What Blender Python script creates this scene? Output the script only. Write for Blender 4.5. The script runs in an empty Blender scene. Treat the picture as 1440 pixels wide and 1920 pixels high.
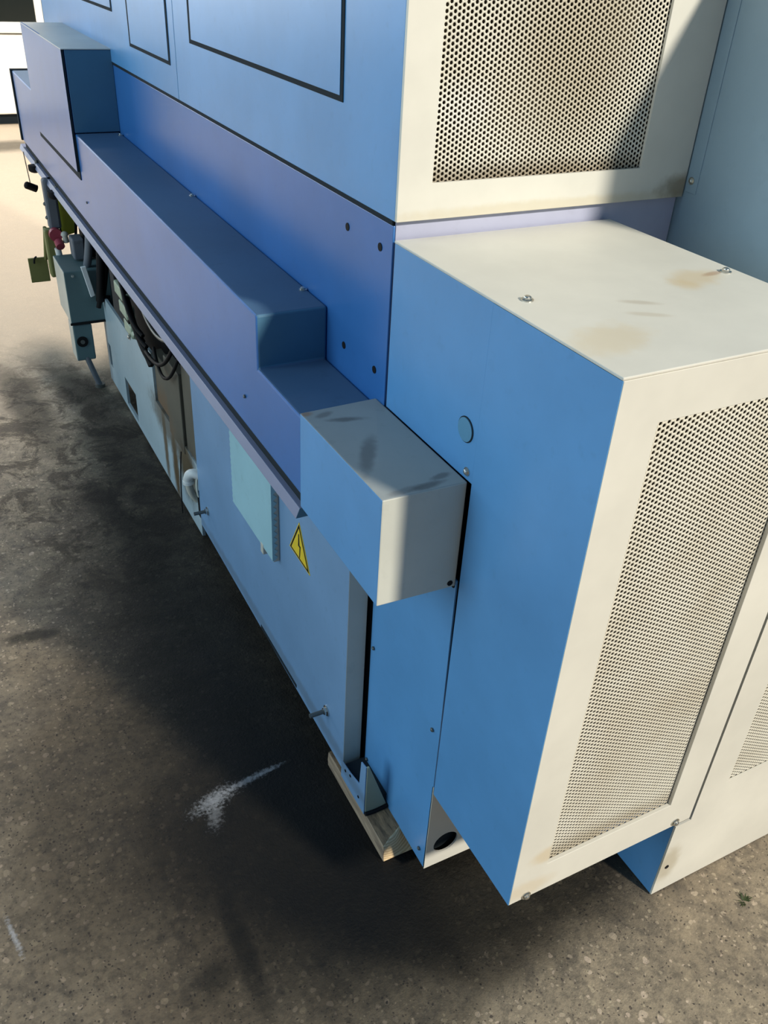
import bpy, bmesh, math, random
import numpy as np
from mathutils import Vector, Matrix
random.seed(7)
S = bpy.context.scene
COL = S.collection

# ---------------------------------------------------------------- camera, world, lights, exposure
CAM_POS = Vector((-0.6545, -0.6491, 1.6727))
YAW, PITCH, ROLL = -0.5086, 0.5837, 0.0584
def cam_axes():
    f = Vector((-math.sin(YAW)*math.cos(PITCH), math.cos(YAW)*math.cos(PITCH), -math.sin(PITCH)))
    r = Vector((math.cos(YAW), math.sin(YAW), 0)); u = r.cross(f)
    return r*math.cos(ROLL)+u*math.sin(ROLL), -r*math.sin(ROLL)+u*math.cos(ROLL), f
cr, cu, cf = cam_axes()
cam = bpy.data.cameras.new('camera'); cam_o = bpy.data.objects.new('camera', cam); COL.objects.link(cam_o)
m = Matrix.Identity(4)
for i in range(3):
    m[i][0], m[i][1], m[i][2], m[i][3] = cr[i], cu[i], -cf[i], CAM_POS[i]
cam_o.matrix_world = m
cam.sensor_fit = 'VERTICAL'; cam.sensor_height = 36.0; cam.lens = 1622.0/1920*36
cam.clip_start = 0.02; cam.clip_end = 200
S.camera = cam_o

W = bpy.data.worlds.new('hall_ambient'); S.world = W; W.use_nodes = True
W.node_tree.nodes['Background'].inputs[0].default_value = (0.40, 0.66, 1.0, 1)
W.node_tree.nodes['Background'].inputs[1].default_value = 0.24

def sun(name, d, energy, col, angle):
    l = bpy.data.lights.new(name, 'SUN'); l.energy = energy; l.color = col; l.angle = angle
    o = bpy.data.objects.new(name, l); COL.objects.link(o)
    o.rotation_euler = Vector(d).to_track_quat('-Z', 'Y').to_euler(); return o
def area(name, loc, target, size, energy, col):
    l = bpy.data.lights.new(name, 'AREA'); l.shape = 'RECTANGLE'; l.size, l.size_y = size
    l.energy = energy; l.color = col
    o = bpy.data.objects.new(name, l); COL.objects.link(o); o.location = loc
    o.rotation_euler = (Vector(target)-Vector(loc)).to_track_quat('-Z', 'Y').to_euler(); return o
key = area('work_lamp_right', (4.6, -11.0, 8.8), (0.1, 0.3, 1.0), (1.0, 1.0), 2560, (1.0, 0.93, 0.80))
key.data.shape = 'DISK'
area('roof_lamp_behind_cabinet', (0.65, 6.0, 5.0), (-0.5, 3.5, 0.0), (1.0, 1.0), 280, (1.0, 0.91, 0.80))
area('far_machine_fill', (-1.5, 7.4, 3.2), (0.0, 9.0, 0.4), (1.0, 0.8), 120, (1.0, 0.94, 0.85))  # unseen fill light added to brighten the far white machine
area('far_left_fill_panel', (-4.5, 13.0, 2.2), (0.0, 2.5, 1.3), (6.0, 3.0), 260, (0.92, 0.97, 1.0))  # unseen light panel added for pale reflections on the far blue faces
area('open_bay_left', (-6.0, 1.6, 2.5), (0.0, 1.4, 1.0), (3.2, 8.0), 260, (0.70, 0.91, 1.0))

S.view_settings.view_transform = 'Standard'; S.view_settings.look = 'None'
S.view_settings.exposure = 0.0; S.view_settings.gamma = 1.0; S.view_settings.use_curve_mapping = False

# ---------------------------------------------------------------- materials
def s2l(c):
    c = c/255.0
    return c/12.92 if c <= 0.04045 else ((c+0.055)/1.055)**2.4
class NT:
    def __init__(s, name):
        s.m = bpy.data.materials.new(name); s.m.use_nodes = True; s.t = s.m.node_tree
        s.b = s.t.nodes['Principled BSDF']
    def n(s, typ, **kw):
        n = s.t.nodes.new(typ)
        for k, v in kw.items(): setattr(n, k, v)
        return n
    def l(s, a, b): s.t.links.new(a, b)
    def pos(s):
        if not hasattr(s, '_p'): s._p = s.n('ShaderNodeNewGeometry').outputs['Position']
        return s._p
    def noise(s, scale, detail=4, rough=0.6, vec=None, dist=0.0):
        n = s.n('ShaderNodeTexNoise'); n.inputs['Scale'].default_value = scale
        n.inputs['Detail'].default_value = detail; n.inputs['Roughness'].default_value = rough
        n.inputs['Distortion'].default_value = dist
        s.l(vec or s.pos(), n.inputs['Vector']); return n.outputs['Fac']
    def ramp(s, fac, stops, interp='LINEAR'):
        r = s.n('ShaderNodeValToRGB'); r.color_ramp.interpolation = interp
        e = r.color_ramp.elements
        while len(e) < len(stops): e.new(0.5)
        for q, (p, c) in zip(e, stops):
            q.position = p; q.color = (c, c, c, 1) if isinstance(c, (int, float)) else (*c, 1)
        s.l(fac, r.inputs[0]); return r.outputs[0]
    def mix(s, fac, a, b, blend='MIX'):
        x = s.n('ShaderNodeMix', data_type='RGBA', blend_type=blend)
        for sock, v in ((x.inputs[0], fac), (x.inputs[6], a), (x.inputs[7], b)):
            if isinstance(v, (int, float)): sock.default_value = v
            elif isinstance(v, tuple): sock.default_value = (*v, 1)
            else: s.l(v, sock)
        return x.outputs[2]
    def math(s, op, a, b=None, clamp=False):
        x = s.n('ShaderNodeMath', operation=op, use_clamp=clamp)
        for sock, v in ((x.inputs[0], a), (x.inputs[1], b)):
            if v is None: continue
            if isinstance(v, (int, float)): sock.default_value = v
            else: s.l(v, sock)
        return x.outputs[0]
    def blob(s, c, ang, size, soft=0.4, wob=0.0, wscale=20, vec=None):
        """mask: 1 inside a rotated ellipse (centre c, half sizes size), ragged edge"""
        mp = s.n('ShaderNodeMapping', vector_type='TEXTURE')
        mp.inputs['Location'].default_value = c
        mp.inputs['Rotation'].default_value = ang if isinstance(ang, tuple) else (0, 0, ang)
        mp.inputs['Scale'].default_value = size
        s.l(vec or s.pos(), mp.inputs['Vector'])
        ln = s.n('ShaderNodeVectorMath', operation='LENGTH'); s.l(mp.outputs[0], ln.inputs[0])
        d = ln.outputs['Value']
        if wob:
            d = s.math('ADD', d, s.math('MULTIPLY', s.math('SUBTRACT', s.noise(wscale, 5, 0.65), 0.5), wob))
        mr = s.n('ShaderNodeMapRange', interpolation_type='SMOOTHSTEP')
        s.l(d, mr.inputs[0]); mr.inputs[1].default_value = 1-soft; mr.inputs[2].default_value = 1+soft
        mr.inputs[3].default_value = 1; mr.inputs[4].default_value = 0
        return mr.outputs[0]
    def bump(s, h, strength=0.1, dist=0.002):
        b = s.n('ShaderNodeBump'); b.inputs['Strength'].default_value = strength
        b.inputs['Distance'].default_value = dist; s.l(h, b.inputs['Height']); s.l(b.outputs[0], s.b.inputs['Normal'])
    def out(s, col, rough, metal=0.0, spec=None):
        if isinstance(col, tuple): s.b.inputs['Base Color'].default_value = (*col, 1)
        else: s.l(col, s.b.inputs['Base Color'])
        if isinstance(rough, (int, float)): s.b.inputs['Roughness'].default_value = rough
        else: s.l(rough, s.b.inputs['Roughness'])
        s.b.inputs['Metallic'].default_value = metal
        if spec is not None: s.b.inputs['Specular IOR Level'].default_value = spec
        return s.m

def paint(name, rgb, rough=0.34, grime=0.25, stains=()):
    t = NT(name)
    dark = tuple(c*0.72 for c in rgb); lite = tuple(min(1, c*1.07) for c in rgb)
    c = t.mix(t.ramp(t.noise(3.0, 5), [(0.35, 0.0), (0.7, 1.0)]), dark if grime > 0.5 else tuple(c*0.9 for c in rgb), lite)
    c = t.mix(t.math('MULTIPLY', t.ramp(t.noise(38, 3), [(0.60, 0.0), (0.74, 1.0)]), grime), c, dark)
    for (ctr, ang, size, col, amt, wob) in stains:
        f = t.math('MULTIPLY', t.blob(ctr, ang, size, 0.5, wob, 35), amt)
        c = t.mix(f, c, col)
    t.bump(t.noise(700, 2), 0.05, 0.0006)
    return t.out(c, rough, 0.0, 0.5)
BLUE = (0.118, 0.345, 0.67)
PERI = (0.040, 0.170, 0.47)
CREAM = (0.73, 0.71, 0.63)
SLATE = (0.075, 0.150, 0.255)
M = {}
M['blue'] = paint('sky_blue_paint', BLUE, 0.33)
M['base_blue'] = paint('machine_base_blue_paint', (0.19, 0.34, 0.55), 0.40, 0.35,
    [((-0.05, 0.95, 0.09), 0, (0.1, 0.8, 0.02), (0.10, 0.10, 0.08), 0.35, 1.2)])
M['peri'] = paint('periwinkle_paint', PERI, 0.30)
M['lavender'] = paint('lavender_paint', (0.45, 0.47, 0.62), 0.45)
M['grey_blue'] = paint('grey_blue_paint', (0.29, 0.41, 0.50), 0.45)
M['rail'] = paint('dull_violet_rail_paint', (0.24, 0.27, 0.40), 0.40)
M['slate'] = paint('dusty_slate_paint', SLATE, 0.55, 0.3)
RUST = (0.36, 0.17, 0.06); DIRT = (0.10, 0.09, 0.075); YEL = (0.62, 0.48, 0.27)
M['cream'] = paint('cream_paint', CREAM, 0.42, 0.04, [
    ((0.335, 0.238, 1.283), 0.25, (0.045, 0.028, 0.02), YEL, 0.55, 1.0),
    ((0.378, 0.245, 1.283), 0.15, (0.020, 0.006, 0.02), RUST, 0.5, 0.6),
    ((0.300, 0.220, 1.283), 0.1, (0.02, 0.022, 0.02), YEL, 0.4, 1.0),
    ((0.185, 0.185, 1.283), -0.52, (0.026, 0.007, 0.02), (0.45, 0.38, 0.28), 0.45, 0.5),
    ((0.165, 0.145, 1.283), -0.52, (0.026, 0.007, 0.02), (0.50, 0.42, 0.30), 0.40, 0.5),
    ((0.060, 0.095, 1.283), 0.3, (0.06, 0.035, 0.02), (0.66, 0.55, 0.36), 0.5, 1.2),
    ((0.035, 0.0, 0.31), 0, (0.05, 0.05, 0.02), YEL, 0.35, 1.0),
    ((0.065, 0.0, 0.39), 0, (0.03, 0.02, 0.02), YEL, 0.5, 1.0),
    ((0.28, 0.53, 1.318), 0, (0.30, 0.05, 0.010), (0.55, 0.45, 0.25), 0.35, 1.1),
    ((0.59, 0.53, 1.33), 0, (0.06, 0.05, 0.022), (0.22, 0.17, 0.09), 0.75, 1.0),
    ((0.44, 0.02, 0.10), 0, (0.03, 0.05, 0.05), (0.42, 0.36, 0.24), 0.6, 1.0),
])
M['cream_dirty'] = paint('dusty_cream_paint', (0.36, 0.38, 0.36), 0.5, 0.3, [
    ((-0.085, 0.525, 0.995), -0.3, (0.030, 0.008, 0.02), DIRT, 0.65, 1.3),
    ((-0.110, 0.555, 0.995), 0.3, (0.015, 0.008, 0.02), DIRT, 0.5, 1.3),
    ((-0.105, 0.400, 0.995), 1.05, (0.058, 0.012, 0.02), DIRT, 0.55, 1.2),
    ((-0.066, 0.282, 0.995), 0.1, (0.030, 0.007, 0.02), DIRT, 0.7, 1.5),
    ((-0.030, 0.300, 0.995), 0.2, (0.016, 0.006, 0.02), DIRT, 0.6, 1.5),
    ((-0.10, 0.283, 0.995), 0.1, (0.03, 0.007, 0.02), DIRT, 0.4, 1.5),
    ((-0.14, 0.570, 0.993), 0.0, (0.012, 0.008, 0.02), RUST, 0.6, 1.2)])
M['cream_end'] = paint('grey_cream_end_paint', (0.60, 0.60, 0.52), 0.5, 0.2)
M['foot'] = paint('pale_green_cast_paint', (0.36, 0.39, 0.28), 0.55, 0.5)
M['pale_blue'] = paint('pale_blue_base_paint', (0.37, 0.47, 0.52), 0.5, 0.5, [
    ((-0.045, 1.93, 0.13), 0, (0.06, 0.035, 0.16), (0.10, 0.065, 0.03), 1.0, 0.9),
    ((-0.045, 2.05, 0.16), 0, (0.06, 0.025, 0.16), (0.12, 0.08, 0.04), 0.95, 0.9),
    ((-0.045, 1.78, 0.20), 0, (0.06, 0.10, 0.11), (0.08, 0.06, 0.03), 1.0, 0.8),
    ((-0.045, 2.0, 0.26), 0, (0.05, 0.20, 0.07), (0.10, 0.08, 0.05), 0.8, 1.0)])
M['steel_rust'] = paint('stained_grey_steel', (0.11, 0.105, 0.080), 0.6, 0.9, [
    ((-0.03, 2.05, 0.25), 0, (0.1, 0.14, 0.10), (0.13, 0.075, 0.035), 0.8, 1.0),
    ((-0.03, 1.75, 0.20), 0, (0.1, 0.12, 0.09), (0.05, 0.035, 0.02), 0.9, 1.0)])
M['mint'] = paint('mint_filter_mat', (0.30, 0.52, 0.60), 0.8, 0.3)
M['grey_paint'] = paint('grey_green_box_paint', (0.10, 0.175, 0.19), 0.55, 0.3)
M['pale_grey'] = paint('pale_grey_paint', (0.55, 0.54, 0.47), 0.5, 0.3)
M['column_grey'] = paint('blotchy_grey_metal', (0.16, 0.18, 0.21), 0.6, 0.9)
M['olive'] = paint('olive_paint', (0.18, 0.19, 0.06), 0.6, 0.5)
M['white_machine'] = paint('white_cream_paint', (0.92, 0.87, 0.78), 0.5, 0.03)
def plain(name, rgb, rough=0.5, metal=0.0, var=0.12, scale=60):
    t = NT(name)
    c = t.mix(t.noise(scale, 3), tuple(c*(1-var) for c in rgb), tuple(min(1, c*(1+var)) for c in rgb))
    return t.out(c, rough, metal)
M['black'] = plain('black_rubber', (0.012, 0.012, 0.013), 0.6)
M['gap'] = plain('dark_gap_paint', (0.02, 0.028, 0.035), 0.8)
M['inside'] = plain('dark_cabinet_inside', (0.030, 0.022, 0.012), 0.9)
M['steel'] = plain('zinc_steel', (0.62, 0.62, 0.58), 0.28, 1.0)
M['dark_steel'] = plain('dark_steel', (0.16, 0.17, 0.16), 0.45, 0.7)
M['yellow'] = plain('sign_yellow', (0.80, 0.58, 0.03), 0.5)
M['plate_yellow'] = plain('olive_yellow_plate', (0.48, 0.50, 0.05), 0.5)
M['red'] = plain('red_plastic', (0.36, 0.05, 0.08), 0.5)
M['white'] = plain('white_plastic', (0.75, 0.76, 0.74), 0.4)
M['pale_stick'] = plain('pale_blue_plastic', (0.85, 0.93, 0.98), 0.35)
M['connector'] = plain('pale_green_plastic', (0.33, 0.40, 0.30), 0.5, 0, 0.3, 40)
M['glass_dark'] = plain('dark_window_glass', (0.010, 0.013, 0.011), 0.12, 0.0)
M['plug'] = paint('plug_blue_green_paint', (0.10, 0.29, 0.46), 0.5)
for k_ in ('gap', 'black', 'inside'): M[k_].node_tree.nodes['Principled BSDF'].inputs['Specular IOR Level'].default_value = 0.12
# perforated sheets: cream with brown dust
def perforated_mat():
    t = NT('perforated_cream_paint')
    n = t.ramp(t.noise(4.0, 6, 0.7), [(0.42, 0.0), (0.72, 1.0)])
    c = t.mix(n, (0.74, 0.71, 0.61), (0.62, 0.56, 0.44))
    c = t.mix(t.math('MULTIPLY', t.blob((0.30, 0.54, 1.56), 0, (0.11, 0.1, 0.17), 0.6, 0.9, 8), 0.5), c, (0.36, 0.28, 0.16))
    c = t.mix(t.math('MULTIPLY', t.blob((0.25, 0.54, 1.365), 0, (0.30, 0.1, 0.022), 0.7, 0.9, 14), 0.75), c, (0.20, 0.14, 0.07))
    c = t.mix(t.math('MULTIPLY', t.blob((0.16, 0.0, 0.362), 0, (0.30, 0.1, 0.03), 0.8, 0.9, 14), 0.55), c, (0.28, 0.21, 0.11))
    c = t.mix(t.math('MULTIPLY', t.blob((0.10, 0.54, 1.47), 0.0, (0.05, 0.1, 0.03), 0.7, 1.2, 30), 0.5), c, (0.82, 0.82, 0.78))
    return t.out(c, 0.5)
M['perf'] = perforated_mat()
# wood
def wood_mat(name, a, b, axis_scale):
    t = NT(name)
    mp = t.n('ShaderNodeMapping'); mp.inputs['Scale'].default_value = axis_scale; t.l(t.pos(), mp.inputs['Vector'])
    n = t.noise(1.0, 6, 0.65, mp.outputs[0], 0.6)
    c = t.mix(t.ramp(n, [(0.35, 0.0), (0.65, 1.0)]), a, b)
    t.bump(n, 0.4, 0.003)
    return t.out(c, 0.8)
M['wood'] = wood_mat('weathered_wood', (0.20, 0.145, 0.10), (0.42, 0.31, 0.21), (90, 9, 90))
def endgrain():
    t = NT('sawn_end_grain')
    mp = t.n('ShaderNodeMapping'); mp.inputs['Location'].default_value = (0.02, 0, -0.075); t.l(t.pos(), mp.inputs['Vector'])
    w = t.n('ShaderNodeTexWave', wave_type='RINGS', rings_direction='Y'); w.inputs['Scale'].default_value = 55
    w.inputs['Distortion'].default_value = 2.5; w.inputs['Detail'].default_value = 3; t.l(mp.outputs[0], w.inputs['Vector'])
    c = t.mix(w.outputs['Fac'], (0.60, 0.42, 0.22), (0.85, 0.66, 0.40))
    return t.out(c, 0.8)
M['wood_end'] = endgrain()
M['wood_broken'] = wood_mat('broken_brown_wood', (0.09, 0.06, 0.035), (0.34, 0.22, 0.12), (120, 25, 120))

# terrazzo-like worn concrete
def floor_mat():
    t = NT('worn_aggregate_concrete')
    P = t.pos()
    big = t.noise(1.1, 6, 0.65); mid = t.noise(6.5, 6, 0.7); fine = t.noise(55, 4, 0.7)
    base = t.mix(t.ramp(mid, [(0.33, 0.0), (0.68, 1.0)]), (0.13, 0.105, 0.078), (0.31, 0.25, 0.175))
    base = t.mix(t.ramp(big, [(0.38, 0.0), (0.62, 0.75)]), base, (0.38, 0.315, 0.225))
    base = t.mix(t.math('MULTIPLY', t.ramp(fine, [(0.45, 0.0), (0.66, 1.0)]), 0.55), base, (0.085, 0.075, 0.062))
    # aggregate stones, three sizes
    wv = t.n('ShaderNodeVectorMath', operation='ADD'); nz = t.n('ShaderNodeTexNoise'); nz.inputs['Scale'].default_value = 40
    sc = t.n('ShaderNodeVectorMath', operation='SCALE'); sc.inputs['Scale'].default_value = 0.016
    t.l(P, nz.inputs['Vector']); t.l(nz.outputs['Color'], sc.inputs[0]); t.l(P, wv.inputs[0]); t.l(sc.outputs[0], wv.inputs[1])
    for scale, thr, lite, amt, keep in ((62, 0.36, True, 0.55, 0.70), (110, 0.34, True, 0.6, 0.70), (85, 0.30, False, 0.85, 0.70), (40, 0.33, True, 0.55, 0.86), (150, 0.33, False, 0.8, 0.72)):
        v = t.n('ShaderNodeTexVoronoi'); v.inputs['Scale'].default_value = scale; t.l(wv.outputs[0], v.inputs['Vector'])
        sep = t.n('ShaderNodeSeparateColor'); t.l(v.outputs['Color'], sep.inputs[0])
        d = t.math('ADD', v.outputs['Distance'], t.math('MULTIPLY', sep.outputs[2], 0.22))
        inside = t.ramp(d, [(thr, 1.0), (thr+0.06, 0.0)])
        sel = t.ramp(sep.outputs[0], [(keep, 0.0), (keep+0.03, 1.0)])
        f = t.math('MULTIPLY', t.math('MULTIPLY', inside, sel), amt)
        if lite: colr = t.mix(sep.outputs[1], (0.46, 0.39, 0.26), (0.68, 0.54, 0.42))
        else: colr = t.mix(sep.outputs[1], (0.040, 0.036, 0.034), (0.11, 0.085, 0.07))
        base = t.mix(f, base, colr)
    mott = t.noise(17, 6, 0.75, None, 0.4)
    base = t.mix(t.math('MULTIPLY', t.ramp(mott, [(0.50, 0.0), (0.66, 1.0)]), 0.55), base, (0.070, 0.062, 0.055))
    base = t.mix(t.math('MULTIPLY', t.ramp(mott, [(0.30, 1.0), (0.44, 0.0)]), 0.40), base, (0.46, 0.37, 0.25))
    col = base
    # far floor paler: part of its strong light is put into the colour
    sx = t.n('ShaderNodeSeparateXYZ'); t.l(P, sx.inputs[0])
    far_bright = t.n('ShaderNodeMapRange', interpolation_type='SMOOTHSTEP'); t.l(t.math('ADD', sx.outputs[1], t.math('MULTIPLY', mid, 1.2)), far_bright.inputs[0])
    far_bright.inputs[1].default_value = 2.6; far_bright.inputs[2].default_value = 4.4
    col = t.mix(t.math('MULTIPLY', far_bright.outputs[0], 0.8), col, (0.66, 0.55, 0.42))
    # dark patches around the machine foot: oil, grime and painted shade
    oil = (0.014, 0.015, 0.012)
    def stain_or_shade(c, ang, size, amt, wob=0.7, ws=5, colr=(0.09, 0.10, 0.095), soft=0.5, mul=True):
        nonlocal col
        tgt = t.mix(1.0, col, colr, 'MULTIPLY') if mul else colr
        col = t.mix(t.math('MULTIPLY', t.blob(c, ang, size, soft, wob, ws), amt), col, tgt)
    stain_or_shade((-0.42, 0.75, 0), -0.15, (0.44, 0.90, 1), 0.85, 0.9, 4.5, (0.36, 0.33, 0.30))
    stain_or_shade((-0.36, 0.47, 0), 0.4, (0.20, 0.24, 1), 0.8, 1.6, 8, (0.5, 0.48, 0.46))
    stain_or_shade((-0.12, 1.15, 0), 0.05, (0.34, 1.05, 1), 0.93, 0.7, 3.5)
    stain_or_shade((-0.19, 0.42, 0), 0.0, (0.30, 0.42, 1), 0.80, 0.9, 5)
    stain_or_shade((0.20, 0.28, 0), 0.0, (0.50, 0.265, 1), 0.95, 0.35, 7, (0.07, 0.072, 0.065), 0.3)  # grime plus the shade under the vent cover box, painted dark
    stain_or_shade((-0.45, 0.75, 0), -0.4, (0.30, 0.45, 1), 0.50, 1.2, 5)
    stain_or_shade((-0.13, 2.35, 0), 0.0, (0.13, 0.55, 1), 0.85, 1.0, 6)
    stain_or_shade((-0.20, 2.95, 0), 0.2, (0.08, 0.25, 1), 0.8, 1.5, 8)
    stain_or_shade((-0.42, 2.85, 0), 0.1, (0.07, 0.40, 1), 0.75, 1.2, 6)
    stain_or_shade((-0.28, 1.95, 0), 0.15, (0.05, 0.22, 1), 0.75, 1.0, 9)
    stain_or_shade((-0.62, 1.39, 0), -0.1, (0.07, 0.025, 1), 0.85, 1.0, 14)
    stain_or_shade((-0.395, 0.28, 0), 0.0, (0.022, 0.13, 1), 0.75, 0.9, 22)
    stain_or_shade((-0.46, 0.255, 0), 0.0, (0.035, 0.03, 1), 0.6, 0.9, 22)
    stain_or_shade((0.16, 8.05, 0), 0.0, (0.35, 0.22, 1), 0.75, 0.9, 3)
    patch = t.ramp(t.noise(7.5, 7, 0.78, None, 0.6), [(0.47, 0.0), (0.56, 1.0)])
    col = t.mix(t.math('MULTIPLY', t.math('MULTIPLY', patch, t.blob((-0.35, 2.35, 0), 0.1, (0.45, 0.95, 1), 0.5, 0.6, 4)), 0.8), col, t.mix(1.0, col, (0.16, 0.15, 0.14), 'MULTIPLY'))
    # scuffs of white paint
    for c, ang, size, amt in (((-0.335, 0.648, 0), 0.3, (0.040, 0.016, 1), 0.50), ((-0.25, 0.667, 0), 0.15, (0.05, 0.007, 1), 0.5),
                              ((-0.19, 0.675, 0), 0.15, (0.03, 0.004, 1), 0.35), ((-0.345, 0.610, 0), 1.2, (0.03, 0.012, 1), 0.28),
                              ((-0.79, 0.50, 0), 1.75, (0.035, 0.004, 1), 0.6)):
        stain_or_shade(c, ang, size, amt*0.85, 4.5, 130, (0.42, 0.43, 0.45), 0.9, False)
    t.bump(t.mix(0.35, t.noise(140, 3, 0.7), fine), 0.55, 0.006)
    r = t.ramp(mid, [(0.3, 0.55), (0.7, 0.8)])
    return t.out(col, r, 0.0, 0.3)
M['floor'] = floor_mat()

# ---------------------------------------------------------------- builders
def link_mesh(name, me, mats, parent=None, bevel=0.0, seg=2):
    for x in (mats if isinstance(mats, (list, tuple)) else [mats]): me.materials.append(M[x])
    o = bpy.data.objects.new(name, me); COL.objects.link(o)
    if parent is not None:
        r = parent; off = Vector((0, 0, 0))
        while r is not None: off += Vector(r.location); r = r.parent
        me.transform(Matrix.Translation(-off)); o.parent = parent
    if bevel:
        b = o.modifiers.new('bevel', 'BEVEL'); b.width = bevel; b.segments = seg; b.limit_method = 'ANGLE'; b.angle_limit = math.radians(40)
        b.harden_normals = False
    return o
def fin(name, bm, mats, parent=None, bevel=0.0, seg=2, smooth=False, matfn=None):
    bmesh.ops.recalc_face_normals(bm, faces=bm.faces[:])
    if matfn:
        bm.normal_update()
        for f in bm.faces: f.material_index = matfn(f.normal)
    if smooth:
        for f in bm.faces: f.smooth = True
    me = bpy.data.meshes.new(name); bm.to_mesh(me); bm.free()
    return link_mesh(name, me, mats, parent, bevel, seg)
def add_box(bm, x0, x1, y0, y1, z0, z1):
    v = [bm.verts.new(p) for p in ((x0,y0,z0),(x1,y0,z0),(x1,y1,z0),(x0,y1,z0),(x0,y0,z1),(x1,y0,z1),(x1,y1,z1),(x0,y1,z1))]
    for f in ((0,3,2,1),(4,5,6,7),(0,1,5,4),(1,2,6,5),(2,3,7,6),(3,0,4,7)): bm.faces.new([v[i] for i in f])
    return v
def box(name, b, mat, parent=None, bevel=0.0015, matfn=None, seg=2):
    bm = bmesh.new(); add_box(bm, *b); return fin(name, bm, mat, parent, bevel, seg, matfn=matfn)
def prism(name, poly, axis, a0, a1, mat, parent=None, bevel=0.001, matfn=None, seg=2):
    """poly in the two remaining axes (xz for axis y, yz for axis x, xy for axis z)"""
    bm = bmesh.new()
    def P(p, a):
        return {'x': (a, p[0], p[1]), 'y': (p[0], a, p[1]), 'z': (p[0], p[1], a)}[axis]
    A = [bm.verts.new(P(p, a0)) for p in poly]; B = [bm.verts.new(P(p, a1)) for p in poly]
    bm.faces.new(A); bm.faces.new(B[::-1]); n = len(poly)
    for i in range(n): bm.faces.new([A[i], A[(i+1) % n], B[(i+1) % n], B[i]])
    return fin(name, bm, mat, parent, bevel, seg, matfn=matfn)
def ring_y(name, o, i, y0, y1, mat, parent, bevel=0.001):
    """rectangular frame in the xz plane: o, i = (x0, x1, z0, z1)"""
    bm = bmesh.new()
    def rect(r, y): return [bm.verts.new(p) for p in ((r[0],y,r[2]),(r[1],y,r[2]),(r[1],y,r[3]),(r[0],y,r[3]))]
    a, b, c, d = rect(o, y0), rect(i, y0), rect(o, y1), rect(i, y1)
    for k in range(4):
        j = (k+1) % 4
        bm.faces.new([a[k], a[j], b[j], b[k]]); bm.faces.new([c[k], d[k], d[j], c[j]])
        bm.faces.new([a[k], c[k], c[j], a[j]]); bm.faces.new([b[k], b[j], d[j], d[k]])
    return fin(name, bm, mat, parent, bevel)
def cyl(bm, p, d, r, L, n=20, r2=None):
    d = Vector(d).normalized(); q = d.to_track_quat('Z', 'Y')
    mat = Matrix.Translation(Vector(p)+d*L/2) @ q.to_matrix().to_4x4()
    bmesh.ops.create_cone(bm, cap_ends=True, segments=n, radius1=r, radius2=r if r2 is None else r2, depth=L, matrix=mat)
def dome(bm, p, d, r, h, n=16):
    """a domed cap on point p along d"""
    d = Vector(d).normalized(); q = d.to_track_quat('Z', 'Y').to_matrix(); rings = []
    for k in range(4):
        a = k/4*math.pi/2
        rings.append([bm.verts.new(Vector(p)+q @ Vector((r*math.cos(a)*math.cos(t), r*math.cos(a)*math.sin(t), h*math.sin(a)))) for t in [2*math.pi*i/n for i in range(n)]])
    top = bm.verts.new(Vector(p)+d*h)
    for a, b in zip(rings, rings[1:]):
        for i in range(n): bm.faces.new([a[i], a[(i+1) % n], b[(i+1) % n], b[i]])
    for i in range(n): bm.faces.new([rings[-1][i], rings[-1][(i+1) % n], top])
    bm.faces.new(rings[0][::-1])
def bolt(name, p, d, r, parent, mat='steel', washer=True):
    bm = bmesh.new()
    if washer: cyl(bm, p, d, r*1.45, r*0.25, 20)
    cyl(bm, Vector(p)+Vector(d)*r*0.2, d, r, r*0.55, 6)
    dome(bm, Vector(p)+Vector(d)*r*0.7, d, r*0.85, r*0.45, 12)
    o = fin(name, bm, mat, parent); return o
def hole_plug(name, p, d, r, parent, mat='black'):
    bm = bmesh.new(); cyl(bm, p, d, r, 0.0012, 16); return fin(name, bm, mat, parent)
def tube(name, pts, r, mat, parent=None, n=10, res=6):
    cu = bpy.data.curves.new(name, 'CURVE'); cu.dimensions = '3D'; cu.bevel_depth = r; cu.bevel_resolution = 2; cu.use_fill_caps = True
    sp = cu.splines.new('NURBS'); sp.points.add(len(pts)-1); sp.use_endpoint_u = True; sp.order_u = min(4, len(pts)); sp.resolution_u = res
    for q, p in zip(sp.points, pts): q.co = (*p, 1)
    tmp = bpy.data.objects.new('tmp', cu); COL.objects.link(tmp)
    dg = bpy.context.evaluated_depsgraph_get(); me = bpy.data.meshes.new_from_object(tmp.evaluated_get(dg))
    bpy.data.objects.remove(tmp); me.name = name
    for p in me.polygons: p.use_smooth = True
    me.materials.clear()
    return link_mesh(name, me, mat, parent)
def tag(o, label, cat, group=None):
    o['label'] = label; o['category'] = cat
    if group: o['group'] = group
    return o
def thing(name, label, cat, loc, group=None):
    o = bpy.data.objects.new(name, None); COL.objects.link(o); o.location = loc
    o.empty_display_size = 0.1
    return tag(o, label, cat, group)
def lab(o, label): o['label'] = label; return o
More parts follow.
